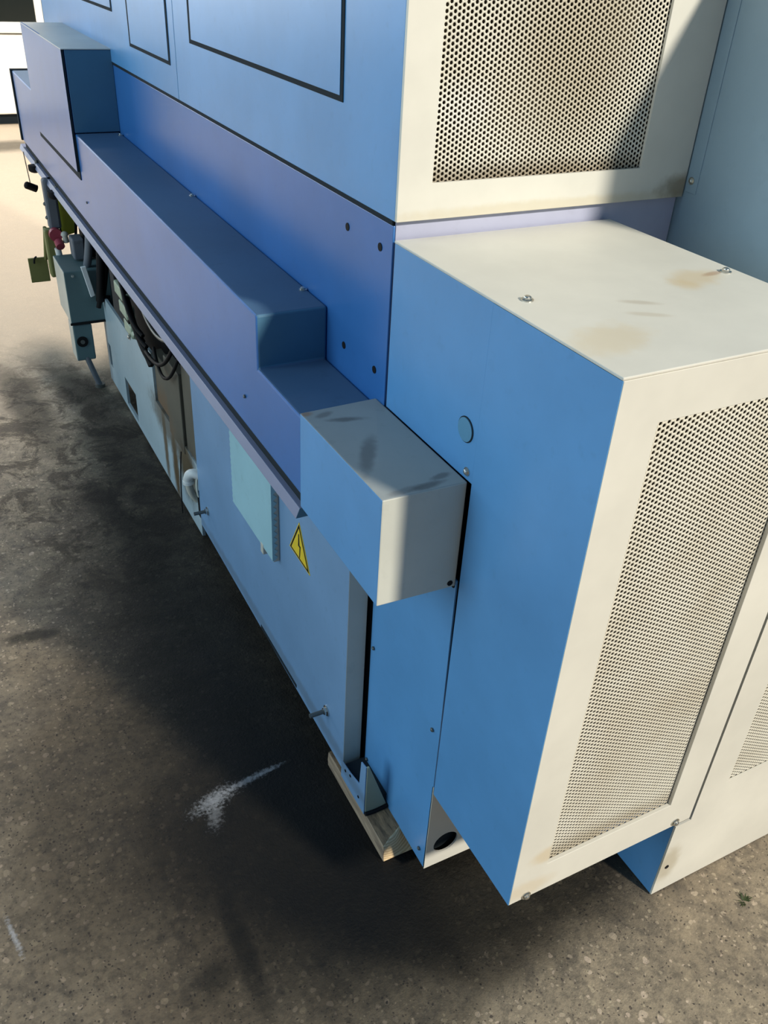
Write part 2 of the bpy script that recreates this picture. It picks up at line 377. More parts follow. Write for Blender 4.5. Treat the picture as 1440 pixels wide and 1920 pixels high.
def perforated(name, x0, x1, z0, z1, y, parent, r=0.0029, px=0.00693, pz=0.008, th=0.0012):
    """sheet with staggered round holes: px column step, pz row step"""
    nx = int(round((x1-x0)/px)); px = (x1-x0)/nx; nz = int(round((z1-z0)/pz)); pz = (z1-z0)/nz
    out = np.array([(-.5,-.5),(0,-.5),(.5,-.5),(.5,0),(.5,.5),(0,.5),(-.5,.5),(-.5,0)])*np.array([px, pz])
    ang = np.radians([225, 270, 315, 0, 45, 90, 135, 180]); hol = np.stack([np.cos(ang), np.sin(ang)], 1)*r
    V = []; F = []
    cx = []; cz = []
    for i in range(nx):
        off = (i % 2)*pz/2
        for j in range(nz - (i % 2)):
            cx.append(x0+(i+.5)*px); cz.append(z0+(j+.5)*pz+off)
    c = np.stack([cx, cz], 1); n = len(c)
    A = c[:, None, :]+out[None]; B = c[:, None, :]+hol[None]
    verts = np.zeros((n, 24, 3)); verts[:, :8, 0] = A[..., 0]; verts[:, :8, 2] = A[..., 1]; verts[:, :8, 1] = y
    verts[:, 8:16, 0] = B[..., 0]; verts[:, 8:16, 2] = B[..., 1]; verts[:, 8:16, 1] = y
    verts[:, 16:] = verts[:, 8:16]; verts[:, 16:, 1] = y+th
    q = []
    for k in range(8):
        l = (k+1) % 8
        q.append((k, l, 8+l, 8+k)); q.append((8+k, 8+l, 16+l, 16+k))
    q = np.array(q); faces = (q[None]+(np.arange(n)*24)[:, None, None]).reshape(-1, 4)
    ex = []     # half-cells closing the odd columns at top and bottom
    for i in range(1, nx, 2):
        xa, xb = x0+i*px, x0+(i+1)*px
        ex += [[(xa, y, z0), (xb, y, z0), (xb, y, z0+pz/2), (xa, y, z0+pz/2)], [(xa, y, z1-pz/2), (xb, y, z1-pz/2), (xb, y, z1), (xa, y, z1)]]
    ex = np.array(ex); vv = np.concatenate([verts.reshape(-1, 3), ex.reshape(-1, 3)])
    faces = np.concatenate([faces, np.arange(len(ex)*4).reshape(-1, 4)+n*24])
    me = bpy.data.meshes.new(name)
    me.vertices.add(len(vv)); me.vertices.foreach_set('co', vv.ravel())
    me.loops.add(faces.size); me.loops.foreach_set('vertex_index', faces.ravel().astype(np.int32))
    me.polygons.add(len(faces)); me.polygons.foreach_set('loop_start', (np.arange(len(faces))*4).astype(np.int32))
    me.update(calc_edges=True); me.validate()
    return link_mesh(name, me, 'perf', parent)

LEFT = (-1, 0, 0); FRONT = (0, -1, 0); UP = (0, 0, 1)
# ---------------------------------------------------------------- the setting
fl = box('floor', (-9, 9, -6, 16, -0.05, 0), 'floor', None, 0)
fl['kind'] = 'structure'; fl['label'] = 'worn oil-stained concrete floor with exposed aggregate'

# ---------------------------------------------------------------- upper cabinet with the big grille
H = thing('upper_cabinet', 'tall sky blue upper cabinet with cream grille end above the ledge', 'cabinet', (0.29, 2.1, 1.312))
HZ = 3.0  # unseen height, raised so the cabinet blocks the roof lamp behind it
box('side_panel', (-0.003, 0.0, 0.540, 1.700, 1.312, HZ), 'blue', H, 0.001)
box('side_panel', (-0.003, 0.0, 1.703, 3.67, 1.312, HZ), 'blue', H, 0.001)
box('top_panel', (-0.003, 0.583, 0.537, 3.67, HZ, HZ+0.004), 'cream', H, 0.001)
box('back_panel', (0.579, 0.583, 0.545, 3.67, 1.312, HZ), 'blue', H, 0.001)
box('bottom_panel', (0.0, 0.579, 0.545, 3.66, 1.312, 1.316), 'gap', H, 0)
box('far_panel', (0.0, 0.579, 3.664, 3.67, 1.317, HZ), 'cream', H, 0.001)
ring_y('end_frame', (-0.003, 0.583, 1.312, HZ), (0.0563, 0.4697, 1.367, 1.95), 0.534, 0.540, 'cream', H, 0.0012)
perforated('perforated_sheet', 0.052, 0.474, 1.362, 1.955, 0.5405, H)
box('inner_baffle', (0.02, 0.56, 0.585, 0.59, 1.32, 2.95), 'inside', H, 0)
box('side_seam', (-0.002, 0.0005, 1.700, 1.703, 1.313, HZ), 'gap', H, 0)
for (y0, y1, z0, z1) in ((0.7326, 1.573, 1.451, 2.15), (1.754, 2.171, 1.383, 2.15), (2.36, 3.30, 1.4545, 2.15)):
    gk = box('gasket', (-0.0045, -0.003, y0, y1, z0, z1), 'gap', H, 0)
    box('cover_panel', (-0.0055, -0.0045, y0+0.010, y1-0.018, z0+0.009, z1-0.005), 'blue', gk, 0.0005)

# ---------------------------------------------------------------- lower housing under it (periwinkle)
K = thing('lower_housing', 'periwinkle blue housing wall behind the long ledge, four black bolt holes', 'housing', (0.29, 2.1, 0.80))
box('side_panel', (0.0, 0.004, 0.548, 3.65, 0.806, 1.303), 'peri', K, 0.001)
box('end_panel', (0.0045, 0.583, 0.548, 0.552, 0.806, 1.310), 'lavender', K, 0.001)
box('body', (0.0045, 0.578, 0.553, 3.64, 0.806, 1.305), 'inside', K, 0)
box('joint_strip', (-0.0012, 0.002, 0.55, 3.65, 1.3035, 1.3118), 'gap', K, 0)
for y, z in ((0.7111, 1.259), (0.5883, 1.2595), (0.7143, 1.0416), (0.5891, 1.045)):
    hole_plug('bolt_hole', (0.0, y, z), LEFT, 0.0068, K)

# ---------------------------------------------------------------- vented cover box in front
A = thing('vent_cover_box', 'big cover box with blue side, cream top and tall cream grille front, nearest the camera', 'cover', (0.215, 0.27, 0.283))
AX = 0.428
box('side_panel', (0.0, 0.0012, 0.0004, 0.2600, 0.283, 1.2785), 'blue', A, 0.0003)
box('side_panel', (0.0007, 0.004, 0.2606, 0.541, 0.996, 1.2785), 'blue', A, 0.0008)
box('top_panel', (-0.0005, AX, 0.0, 0.541, 1.279, 1.283), 'cream', A, 0.0012)
box('right_panel', (AX-0.004, AX, 0.0045, 0.541, 0.283, 1.2785), 'cream', A, 0.0008)
box('back_panel', (0.0045, AX-0.0045, 0.537, 0.541, 0.996, 1.2785), 'cream', A, 0.0008)
ring_y('front_frame', (0.0013, AX-0.004, 0.283, 1.2785), (0.0703, 0.3515, 0.360, 1.2135), 0.0, 0.0075, 'cream', A, 0.0008)
perforated('perforated_sheet', 0.066, 0.356, 0.356, 1.218, 0.0078, A)
box('inner_baffle', (0.006, AX-0.006, 0.050, 0.055, 0.29, 1.27), 'inside', A, 0)
for x, y in ((0.042, 0.2444), (0.4036, 0.2438)): bolt('top_bolt', (x, y, 1.283), UP, 0.0062, A)
for x, z in ((0.0361, 0.2875), (0.3825, 0.292)): bolt('bottom_bolt', (x, 0.0, z+0.003), FRONT, 0.0065, A)
bm = bmesh.new(); cyl(bm, (0.0007, 0.2917, 1.0744), LEFT, 0.0205, 0.0012, 36); o = fin('plug_disc', bm, 'gap', A); lab(o, 'round blanking plug rim')
bm = bmesh.new(); cyl(bm, (-0.0005, 0.2917, 1.0744), LEFT, 0.0188, 0.0012, 36); p = fin('plug_cap', bm, 'plug', o)
bolt('side_bolt', (0.0007, 0.2765, 1.010), LEFT, 0.005, A)

# ---------------------------------------------------------------- machine base
B = thing('machine_base', 'blue machine base standing low over the dark floor below the ledge', 'machine base', (0.2, 1.8, 0.0))
prism_yz = [(0.262, 0.040), (0.548, 0.0485), (0.548, 0.805), (0.269, 0.805), (0.2635, 0.45)]
prism('side_panel', prism_yz, 'x', 0.0, 0.004, 'blue', B, 0.0008)
# end plate with cable hole
bm = bmesh.new()
def plate_hole(bm, x0, x1, z0, z1, cx, cz, r, y0, y1, n=24):
    import math as _m
    outp = []
    for k in range(n):
        a = 2*_m.pi*(k+.5)/n; c, s = _m.cos(a), _m.sin(a)
        tx = ((x1-cx)/c if c > 0 else (x0-cx)/c) if abs(c) > 1e-6 else 1e9
        tz = ((z1-cz)/s if s > 0 else (z0-cz)/s) if abs(s) > 1e-6 else 1e9
        t_ = min(tx, tz); outp.append([cx+c*t_, cz+s*t_])
    for (qx, qz) in ((x0,z0),(x1,z0),(x1,z1),(x0,z1)):
        k = min(range(n), key=lambda i: (outp[i][0]-qx)**2+(outp[i][1]-qz)**2); outp[k] = [qx, qz]
    R = []
    for y in (y0, y1):
        R.append([bm.verts.new((p[0], y, p[1])) for p in outp])
        R.append([bm.verts.new((cx+r*_m.cos(2*_m.pi*(k+.5)/n), y, cz+r*_m.sin(2*_m.pi*(k+.5)/n))) for k in range(n)])
    for k in range(n):
        j = (k+1) % n
        bm.faces.new([R[0][k], R[0][j], R[1][j], R[1][k]]); bm.faces.new([R[2][k], R[3][k], R[3][j], R[2][j]])
        bm.faces.new([R[1][k], R[1][j], R[3][j], R[3][k]]); bm.faces.new([R[0][k], R[2][k], R[2][j], R[0][j]])
plate_hole(bm, 0.0, 0.421, 0.040, 0.30, 0.047, 0.1036, 0.029, 0.262, 0.266)
fin('end_plate', bm, 'cream', B, 0.0)
box('plinth', (0.006, 0.421, 0.28, 1.655, 0.05, 0.80), 'gap', B, 0)
box('plinth', (0.10, 0.50, 1.66, 3.60, 0.01, 0.80), 'gap', B, 0)
for y, z in ((0.2765, 0.7924), ): hole_plug('screw_hole', (0.0, y, z), LEFT, 0.005, B)
for y, z in ((0.2868, 0.4391), (0.5330, 0.4388), (0.5355, 0.0930), (0.2862, 0.0800)): bolt('panel_screw', (0.0, y, z), LEFT, 0.0045, B, 'dark_steel', False)
ft = prism('foot_gusset', [(-0.055, 0.048), (0.0, 0.048), (-0.002, 0.055), (-0.050, 0.20), (-0.055, 0.20)], 'y', 0.432, 0.437, 'foot', B, 0.0005)
fp = prism('foot_side_plate', [(0.434, 0.047), (0.553, 0.047), (0.553, 0.098), (0.508, 0.104), (0.462, 0.117), (0.457, 0.195), (0.434, 0.20)], 'x', -0.058, -0.055, 'base_blue', B, 0.0005)
box('foot_core', (-0.053, -0.001, 0.437, 0.55, 0.05, 0.085), 'gap', B, 0)
for y, z in ((0.462, 0.075), (0.505, 0.098), (0.53, 0.088)): hole_plug('foot_hole', (-0.058, y, z), LEFT, 0.0035, fp)
tube('rubber_seal', [(-0.056, 0.430, 0.052), (-0.03, 0.429, 0.047), (0.0, 0.430, 0.054)], 0.005, 'black', ft)
# far part: pale stained panel with two slots, and the grey stained slabs over it
bm = bmesh.new()
for b in ((-0.045, -0.035, 1.655, 2.48, 0.012, 0.28), (-0.045, -0.035, 2.48, 2.66, 0.012, 0.03), (-0.045, -0.035, 2.48, 2.66, 0.15, 0.40),
          (-0.045, -0.035, 2.66, 2.89, 0.012, 0.40), (-0.045, -0.035, 2.89, 2.935, 0.012, 0.09), (-0.045, -0.035, 2.89, 2.935, 0.19, 0.40), (-0.045, -0.035, 2.935, 2.97, 0.012, 0.42)):
    add_box(bm, *b)
prismpts = [(2.14, 0.28), (2.48, 0.28), (2.48, 0.40), (2.48, 0.44), (2.14, 0.46)]
A_ = [bm.verts.new((-0.045, *p)) for p in prismpts]; B_ = [bm.verts.new((-0.035, *p)) for p in prismpts]
bm.faces.new(A_); bm.faces.new(B_[::-1])
for i in range(5): bm.faces.new([A_[i], A_[(i+1) % 5], B_[(i+1) % 5], B_[i]])
fin('stained_base_panel', bm, 'pale_blue', B, 0.0)
for (y0, y1, x, z0, z1) in ((1.965, 2.135, -0.038, 0.283, 0.475), (1.785, 1.955, -0.048, 0.250, 0.530), (1.660, 1.775, -0.040, 0.230, 0.570)):
    box('stained_slab', (x, x+0.03, y0, y1, z0, z1), 'steel_rust', B, 0.003)

# ---------------------------------------------------------------- side door panel with its sign and filter
D = thing('base_door', 'large flat blue door panel with yellow electric hazard triangle and mint filter', 'door panel', (-0.03, 1.1, 0.06))
prism('door_sheet', [(0.560, 0.053), (1.640, 0.070), (1.640, 0.785), (0.560, 0.785)], 'x', -0.050, -0.006, ['base_blue', 'cream_end'], D, 0.0012,
      matfn=lambda n: 1 if n.y < -0.5 else 0)
box('bottom_slot', (-0.0512, -0.0495, 0.84, 1.095, 0.0645, 0.0755), 'gap', D, 0)
for y, z in ((0.6537, 0.161), (1.5508, 0.175)):
    bm = bmesh.new(); cyl(bm, (-0.05, y, z), LEFT, 0.0135, 0.003, 24); cyl(bm, (-0.053, y, z), LEFT, 0.0095, 0.006, 6)
    o = fin('bolt_head', bm, 'steel', D)
    bm = bmesh.new(); cyl(bm, (-0.058, y, z), LEFT, 0.0055, 0.036, 14); fin('bolt_shank', bm, 'dark_steel', o)
# hazard triangle (flat print built as thin layered plates)
def tri_pts(k):
    c = ((0.8159+0.8715+0.753)/3, (0.5919+0.4930+0.4880)/3)
    return [(c[0]+(p[0]-c[0])*k, c[1]+(p[1]-c[1])*k) for p in ((0.8145, 0.5935), (0.8725, 0.4930), (0.7535, 0.4880))]
sg = prism('hazard_sign', tri_pts(1.0), 'x', -0.0512, -0.0500, 'yellow', D, 0); lab(sg, 'yellow triangular electric hazard sticker with black bolt')
bk = prism('black_border', tri_pts(0.93), 'x', -0.0515, -0.0510, 'black', sg, 0)
prism('yellow_field', tri_pts(0.77), 'x', -0.0518, -0.0513, 'yellow', sg, 0)
zig = [(0.8155, 0.5600), (0.8110, 0.5605), (0.8145, 0.5290), (0.8040, 0.5265), (0.8125, 0.4990), (0.8150, 0.5035), (0.8165, 0.4955), (0.8095, 0.4985), (0.8105, 0.5000)]
prism('lightning_mark', [(0.8170, 0.5620), (0.8120, 0.5625), (0.8108, 0.5340), (0.8042, 0.5330), (0.8090, 0.4985), (0.8128, 0.5005), (0.8102, 0.5275), (0.8185, 0.5290)],
      'x', -0.0521, -0.0517, 'black', sg, 0)
# filter pad with saw-tooth edge
fb = box('filter_frame', (-0.066, -0.050, 0.940, 1.232, 0.402, 0.700), ['base_blue', 'pale_grey'], D, 0.001, matfn=lambda n: 1 if n.y < -0.5 else 0)
nT = 17; z0, z1 = 0.408, 0.70
left = []
for k in range(nT, 0, -1):
    za = z0+(z1-z0)*k/nT; zb = z0+(z1-z0)*(k-.5)/nT
    left += [(1.231, za), (1.224, zb)]
pd = prism('filter_mat', [(0.939, z0), (0.939, z1)]+left+[(1.231, z0)], 'x', -0.0695, -0.066, 'mint', D, 0); lab(pd, 'mint green filter mat with saw-tooth edge')
teeth = [(-0.0695, z0)]
for k in range(nT):
    teeth += [(-0.0645, z0+(z1-z0)*k/nT), (-0.0555, z0+(z1-z0)*(k+.5)/nT)]
prism('filter_teeth', teeth+[(-0.0650, z1), (-0.0695, z1)], 'y', 0.9375, 0.9392, 'mint', pd, 0)
box('filter_clip', (-0.071, -0.050, 1.000, 1.018, 0.385, 0.415), 'pale_grey', D, 0.002)

# ---------------------------------------------------------------- long ledge: cable channel cover
E_ = thing('cable_channel', 'long periwinkle channel cover running along the machine with dark dusty top', 'cable channel', (-0.07, 2.2, 0.80))
def efn(n): return 1 if n.z > 0.4 else (2 if n.y < -0.5 else 0)
def sloped(name, x0, x1, y0, y1, zb0, zb1, zt0, zt1, mats, parent, bevel, matfn):
    bm = bmesh.new(); v = add_box(bm, x0, x1, y0, y1, 0, 0)
    for i, z in zip((0,1,2,3,4,5,6,7), (zb0, zb0, zb1, zb1, zt0, zt0, zt1, zt1)): v[i].co.z = z
    return fin(name, bm, mats, parent, bevel, 3, matfn=matfn)
M['slate_end'] = paint('slate_blue_end_paint', (0.075, 0.20, 0.31), 0.5, 0.2)
prism('channel_body', [(0.580, 0.824), (3.84, 0.828), (3.84, 1.117), (0.790, 1.0905), (0.7905, 0.9835), (0.580, 0.9835)], 'x', -0.143, -0.0008, ['peri', 'slate', 'slate_end'], E_, 0.005, efn, 3)
box('far_end_flange', (-0.149, -0.001, 3.846, 3.872, 0.83, 1.121), 'gap', E_, 0.001)
for y, z in ((0.8697, 0.8918), (2.3903, 0.9044)): bolt('face_screw', (-0.143, y, z), LEFT, 0.0042, E_, 'dark_steel', False)
for y, z in ((0.8867, 1.0913), (1.62, 1.0978), (2.40, 1.1045)): bolt('top_screw', (-0.010, y, z), UP, 0.0055, E_)
box('shadow_gap', (-0.137, -0.02, 0.582, 3.84, 0.8005, 0.8235), 'gap', E_, 0)
prism('rail', [(-0.139, 0.800), (-0.148, 0.800), (-0.156, 0.779), (-0.120, 0.779), (-0.120, 0.800)], 'y', 0.576, 3.93, ['rail', 'slate_end'], E_, 0.001,
      matfn=lambda n: 1 if n.y < -0.5 else 0)

# ---------------------------------------------------------------- junction cover, tall box
C_ = thing('junction_cover', 'small cover with blue side and dusty cream top between the ledge and big box', 'cover', (-0.07, 0.42, 0.80))
bm = bmesh.new(); v = add_box(bm, -0.146, -0.0005, 0.270, 0.578, 0, 0)
for i, z in zip(range(8), (0.800, 0.795, 0.803, 0.803, 0.998, 0.9955, 0.9955, 0.993)): v[i].co.z = z
bm.faces.ensure_lookup_table()
fin('cover_shell', bm, ['blue', 'cream_dirty', 'cream_end'], C_, 0.0022, 2, matfn=lambda n: 0 if n.x < -0.5 else (1 if n.z > 0.5 else 2))
hole_plug('cover_hole', (-0.012, 0.270, 0.805), FRONT, 0.005, C_)

F = thing('tall_cover_box', 'tall box cover with cream top straddling the far end of the ledge', 'cover', (-0.07, 2.85, 0.985))
fs = [(2.4425, 0.9895), (3.25, 0.984), (3.25, 1.351), (2.4425, 1.3485)]
prism('front_panel', fs, 'x', -0.153, -0.1455, ['peri', 'gap'], F, 0.0006, lambda n: 1 if n.y < -0.5 else 0)
prism('shadow_gap', [(2.440, 0.9635), (3.235, 0.959), (3.235, 1.10), (2.440, 1.10)], 'x', -0.1455, -0.1433, 'gap', F, 0)
prism('body', [(2.4425, 1.108), (3.25, 1.118), (3.25, 1.3475), (2.4425, 1.345)], 'x', -0.1430, -0.0005, ['slate_end', 'peri'], F, 0.001, matfn=lambda n: 0 if n.y < -0.5 else 1)
prism('top_panel', [(2.4405, 1.3455), (3.252, 1.348), (3.252, 1.351), (2.4405, 1.3485)], 'x', -0.1535, -0.0005, 'cream', F, 0.0008)

# ---------------------------------------------------------------- right side
T = thing('right_cabinet', 'low right cabinet with blue side and cream front reaching the floor', 'cabinet', (0.8, 0.28, 0.0))
box('side_panel', (0.424, 0.428, 0.0245, 0.54, 0.003, 0.27), 'blue', T, 0.0008)
box('side_panel', (0.437, 0.441, 0.0245, 0.54, 0.275, 1.145), 'gap', T, 0.0008)
box('dark_backing', (0.430, 0.470, 0.0290, 0.0300, 0.222, 1.14), 'gap', T, 0)
bm = bmesh.new()
for b in ((0.424, 0.464, 0.003, 0.231), (0.464, 0.538, 0.003, 1.145), (0.98, 1.25, 0.003, 1.145), (0.538, 0.98, 0.003, 0.309), (0.538, 0.98, 1.02, 1.145)):
    add_box(bm, b[0], b[1], 0.020, 0.0242, b[2], b[3])
bmesh.ops.remove_doubles(bm, verts=bm.verts[:], dist=1e-5)
fin('front_frame', bm, 'cream', T)
perforated('perforated_sheet', 0.534, 0.984, 0.305, 1.024, 0.0252, T)
box('inner_baffle', (0.50, 1.22, 0.070, 0.075, 0.01, 1.13), 'inside', T, 0)
box('top_panel', (0.437, 1.25, 0.02, 0.54, 1.1455, 1.149), 'cream', T, 0.0008)
hole_plug('screw_hole', (0.4425, 0.020, 0.0892), FRONT, 0.005, T)

R = thing('right_enclosure', 'tall plain grey-blue enclosure wall at the upper right, in shade', 'enclosure', (0.9, 0.3, 1.15))
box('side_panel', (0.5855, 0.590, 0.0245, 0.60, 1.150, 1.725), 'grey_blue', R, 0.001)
box('front_panel', (0.5855, 1.25, 0.020, 0.0242, 1.150, 1.725), 'cream', R, 0.001)
box('top_panel', (0.5855, 1.25, 0.020, 0.60, 1.7255, 1.729), 'cream', R, 0.001)
box('back_panel', (0.592, 1.25, 0.596, 0.60, 1.150, 1.725), 'blue', R, 0.001)
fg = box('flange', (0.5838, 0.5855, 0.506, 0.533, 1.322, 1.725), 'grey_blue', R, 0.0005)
bolt('flange_screw', (0.5838, 0.521, 1.342), LEFT, 0.0045, fg)

# ---------------------------------------------------------------- wood block under the foot
Wb = thing('wood_block', 'weathered wooden block with sawn end wedged under the machine base', 'wood block', (-0.01, 0.46, 0))
bm = bmesh.new(); v = add_box(bm, -0.056, 0.034, 0.336, 0.63, 0.0, 0.048)
v[4].co.y = 0.340; v[5].co.y = 0.392
bmesh.ops.subdivide_edges(bm, edges=bm.edges[:], cuts=3, use_grid_fill=True)
for vv in bm.verts:
    if vv.co.z > 0.001: vv.co += Vector((random.uniform(-1, 1)*0.5, random.uniform(-1, 1)*0.5, random.uniform(-1, 0.2)))*0.0025
fin('timber', bm, ['wood', 'wood_end', 'wood_broken'], Wb, 0.0015, 1, matfn=lambda n: 1 if n.y < -0.35 else (2 if n.z > 0.7 else 0))

# ---------------------------------------------------------------- fittings under the far end of the ledge
X = thing('control_box', 'grey metal control box under the far end of the ledge', 'control box', (-0.09, 3.0, 0.29))
box('box_body', (-0.183, -0.004, 2.925, 3.16, 0.294, 0.508), ['grey_paint', 'pale_grey'], X, 0.004, matfn=lambda n: 1 if n.x < -0.5 else 0)  # left face painted paler, standing in for light from the far left
box('lid_lip', (-0.186, -0.002, 2.920, 2.926, 0.287, 0.296), 'black', X, 0.001)
box('socket_box', (-0.181, -0.103, 2.925, 3.02, 0.127, 0.285), ['grey_paint', 'pale_grey'], X, 0.006, matfn=lambda n: 1 if n.x < -0.5 else 0)  # same paler left face, its light put into the paint
bm = bmesh.new(); cyl(bm, (-0.149, 2.925, 0.212), FRONT, 0.0225, 0.004, 28); so = fin('socket', bm, 'black', X)
bm = bmesh.new(); cyl(bm, (-0.149, 2.921, 0.212), FRONT, 0.009, 0.003, 16); fin('socket_pin', bm, 'dark_steel', so)
tube('support_leg', [(-0.140, 2.935, 0.14), (-0.122, 2.93, 0.07), (-0.106, 2.925, 0.012)], 0.012, 'column_grey', X)
bm = bmesh.new(); cyl(bm, (-0.104, 2.925, 0.0), UP, 0.021, 0.014, 20); fin('leg_foot', bm, 'dark_steel', X)
bolt('lid_screw', (-0.15, 2.925, 0.49), FRONT, 0.004, X)

st = prism('marker_strip', [(-0.116, 0.528), (-0.096, 0.530), (-0.075, 0.408), (-0.093, 0.402)], 'y', 2.905, 2.9185, 'pale_stick', None, 0.002)
tag(st, 'pale blue plastic strip leaning against the grey control box', 'strip')
hs = thing('black_hose_bundle', 'thick black hoses hanging over the front of the grey control box', 'hose', (-0.05, 2.88, 0.40))
tube('hose', [(-0.02, 2.90, 0.76), (-0.035, 2.87, 0.62), (-0.048, 2.87, 0.50), (-0.062, 2.89, 0.39)], 0.017, 'black', hs)
tube('hose', [(0.01, 2.90, 0.74), (-0.01, 2.88, 0.60), (-0.028, 2.88, 0.50), (-0.05, 2.89, 0.41)], 0.013, 'black', hs)
tube('hose', [(-0.05, 2.96, 0.72), (-0.06, 2.95, 0.62), (-0.075, 2.94, 0.56), (-0.08, 2.97, 0.515)], 0.016, 'column_grey', hs)
tube('hose', [(0.04, 2.80, 0.70), (0.0, 2.78, 0.58), (-0.02, 2.80, 0.50), (0.02, 2.85, 0.46)], 0.011, 'black', hs)
bm = bmesh.new(); cyl(bm, (-0.062, 2.89, 0.395), (-0.25, 0.1, -1), 0.010, 0.035, 12); fin('hose_tip', bm, 'black', hs)
bm = bmesh.new(); cyl(bm, (-0.05, 2.89, 0.405), (0.9, 0, -0.1), 0.006, 0.03, 10); fin('hose_clip', bm, 'black', hs)

# valve column behind the control box
V = thing('valve_column', 'blotchy grey pipe column with red valve behind the grey control box', 'valve', (-0.16, 3.3, 0.50))
box('column', (-0.172, -0.122, 3.20, 3.25, 0.60, 0.80), 'column_grey', V, 0.01)
box('lower_column', (-0.195, -0.140, 3.20, 3.25, 0.40, 0.60), 'olive', V, 0.008)
bm = bmesh.new(); cyl(bm, (-0.155, 3.20, 0.585), FRONT, 0.026, 0.03, 20); cyl(bm, (-0.15, 3.17, 0.56), (0.1, -1, -0.6), 0.018, 0.03, 16); fin('red_handle', bm, 'red', V)
bm = bmesh.new(); cyl(bm, (-0.158, 3.165, 0.535), (0.1, 0, -1), 0.013, 0.05, 16); fin('white_nozzle', bm, 'white', V)
bm = bmesh.new(); cyl(bm, (-0.122, 3.165, 0.585), (0.1, 0, -1), 0.012, 0.03, 16); dome(bm, (-0.122, 3.165, 0.585), UP, 0.016, 0.016); fin('white_knob', bm, 'pale_grey', V)
box('manifold_block', (-0.066, 0.085, 3.06, 3.15, 0.515, 0.80), 'black', V, 0.006)
box('manifold_block', (-0.115, -0.068, 3.04, 3.12, 0.515, 0.60), 'column_grey', V, 0.006)
for z in (0.70, 0.645): bm = bmesh.new(); dome(bm, (-0.172, 3.225, z), LEFT, 0.008, 0.008, 10); fin('pipe_nut', bm, 'dark_steel', V)

Yp = thing('yellow_plate', 'olive yellow metal plate hanging behind the valve column', 'plate', (-0.09, 3.28, 0.55))
prism('plate', [(-0.135, 0.79), (-0.03, 0.70), (-0.055, 0.56), (-0.118, 0.545)], 'y', 3.28, 3.29, 'plate_yellow', Yp, 0.001)
tube('plate_cable', [(-0.125, 3.265, 0.78), (-0.130, 3.27, 0.68), (-0.119, 3.27, 0.56)], 0.004, 'black', Yp)
tube('plate_cable', [(-0.045, 3.265, 0.72), (-0.050, 3.27, 0.62), (-0.062, 3.27, 0.55)], 0.006, 'black', Yp)

Br = thing('hanging_bracket', 'dark olive bracket hanging by a bent arm, left of the control box', 'bracket', (-0.22, 3.3, 0.36))
box('bracket_plate', (-0.268, -0.19, 3.30, 3.31, 0.355, 0.46), 'olive', Br, 0.001)
tube('tag_hook', [(-0.232, 3.292, 0.468), (-0.245, 3.292, 0.466), (-0.246, 3.292, 0.44)], 0.004, 'black', Br)
tube('bracket_arm', [(-0.195, 3.305, 0.45), (-0.19, 3.28, 0.52), (-0.185, 3.25, 0.60)], 0.008, 'olive', Br)

# connector stack and cables in front of the base panel
G = thing('connector_stack', 'stack of pale green plug connectors on the base beside dark cables', 'connector', (-0.06, 2.35, 0.45))
for k, (y, z) in enumerate(((2.415, 0.592), (2.375, 0.535), (2.335, 0.480))):
    c = box('connector', (-0.078+0.002*k, -0.045, y-0.055, y+0.055, z-0.023, z+0.023), 'connector', G, 0.006)
    bm = bmesh.new(); cyl(bm, (-0.062, y-0.055, z), FRONT, 0.012, 0.03, 14); fin('cable_gland', bm, 'connector', c)
for k, (y, z) in enumerate(((2.415, 0.563), (2.375, 0.507))):
    box('rubber_joint', (-0.072, -0.05, y-0.06, y+0.035, z-0.006, z+0.006), 'black', G, 0.001)
bolt('clamp_screw', (-0.076, 2.30, 0.462), LEFT, 0.008, G)
Cb = thing('cable_loom', 'dark cables sagging below the ledge over the stained slabs', 'cable', (-0.06, 2.1, 0.45))
random.seed(3)
for k in range(13):
    d = random.uniform(-0.06, 0.05)
    tube('cable', [(-0.055, 2.50+d, 0.70+d*0.3), (-0.066, 2.33+d, 0.585+d), (-0.070-0.002*k, 2.22+d, 0.52+d*0.6), (-0.062, 2.12+d, 0.455+d*0.5+0.004*k)], 0.0075, 'black', Cb)
tube('cable', [(-0.06, 2.16, 0.47), (-0.075, 2.06, 0.495), (-0.08, 1.90, 0.50), (-0.07, 1.78, 0.58), (-0.05, 1.72, 0.70)], 0.0065, 'black', Cb)
tube('cable', [(-0.06, 2.02, 0.53), (-0.07, 1.94, 0.475), (-0.07, 1.84, 0.475), (-0.06, 1.76, 0.56), (-0.04, 1.72, 0.66)], 0.0055, 'black', Cb)
tube('cable', [(-0.05, 2.20, 0.62), (-0.06, 2.06, 0.575), (-0.06, 1.92, 0.57), (-0.045, 1.80, 0.64)], 0.006, 'dark_steel', Cb)

# white hose elbow at the door's far bottom edge
Hh = thing('white_hose_elbow', 'white plastic hose elbow poking out beside the blue door edge', 'hose', (-0.06, 1.67, 0.20))
tube('elbow', [(-0.030, 1.650, 0.238), (-0.052, 1.662, 0.252), (-0.066, 1.676, 0.243), (-0.070, 1.684, 0.226), (-0.069, 1.686, 0.212)], 0.0165, 'white', Hh)
bm = bmesh.new(); cyl(bm, (-0.069, 1.686, 0.214), (0.05, 0, -1), 0.0185, 0.010, 20); fin('collar', bm, 'white', Hh)
tube('hose_tail', [(-0.069, 1.687, 0.21), (-0.066, 1.690, 0.17), (-0.056, 1.692, 0.15), (-0.042, 1.694, 0.13)], 0.012, 'pale_grey', Hh)
for k in range(3):
    tube('loose_wire', [(-0.050, 1.655-0.003*k, 0.235), (-0.058, 1.648-0.004*k, 0.205), (-0.052, 1.645-0.003*k, 0.175)], 0.003, 'connector' if k % 2 else 'pale_grey', Hh)
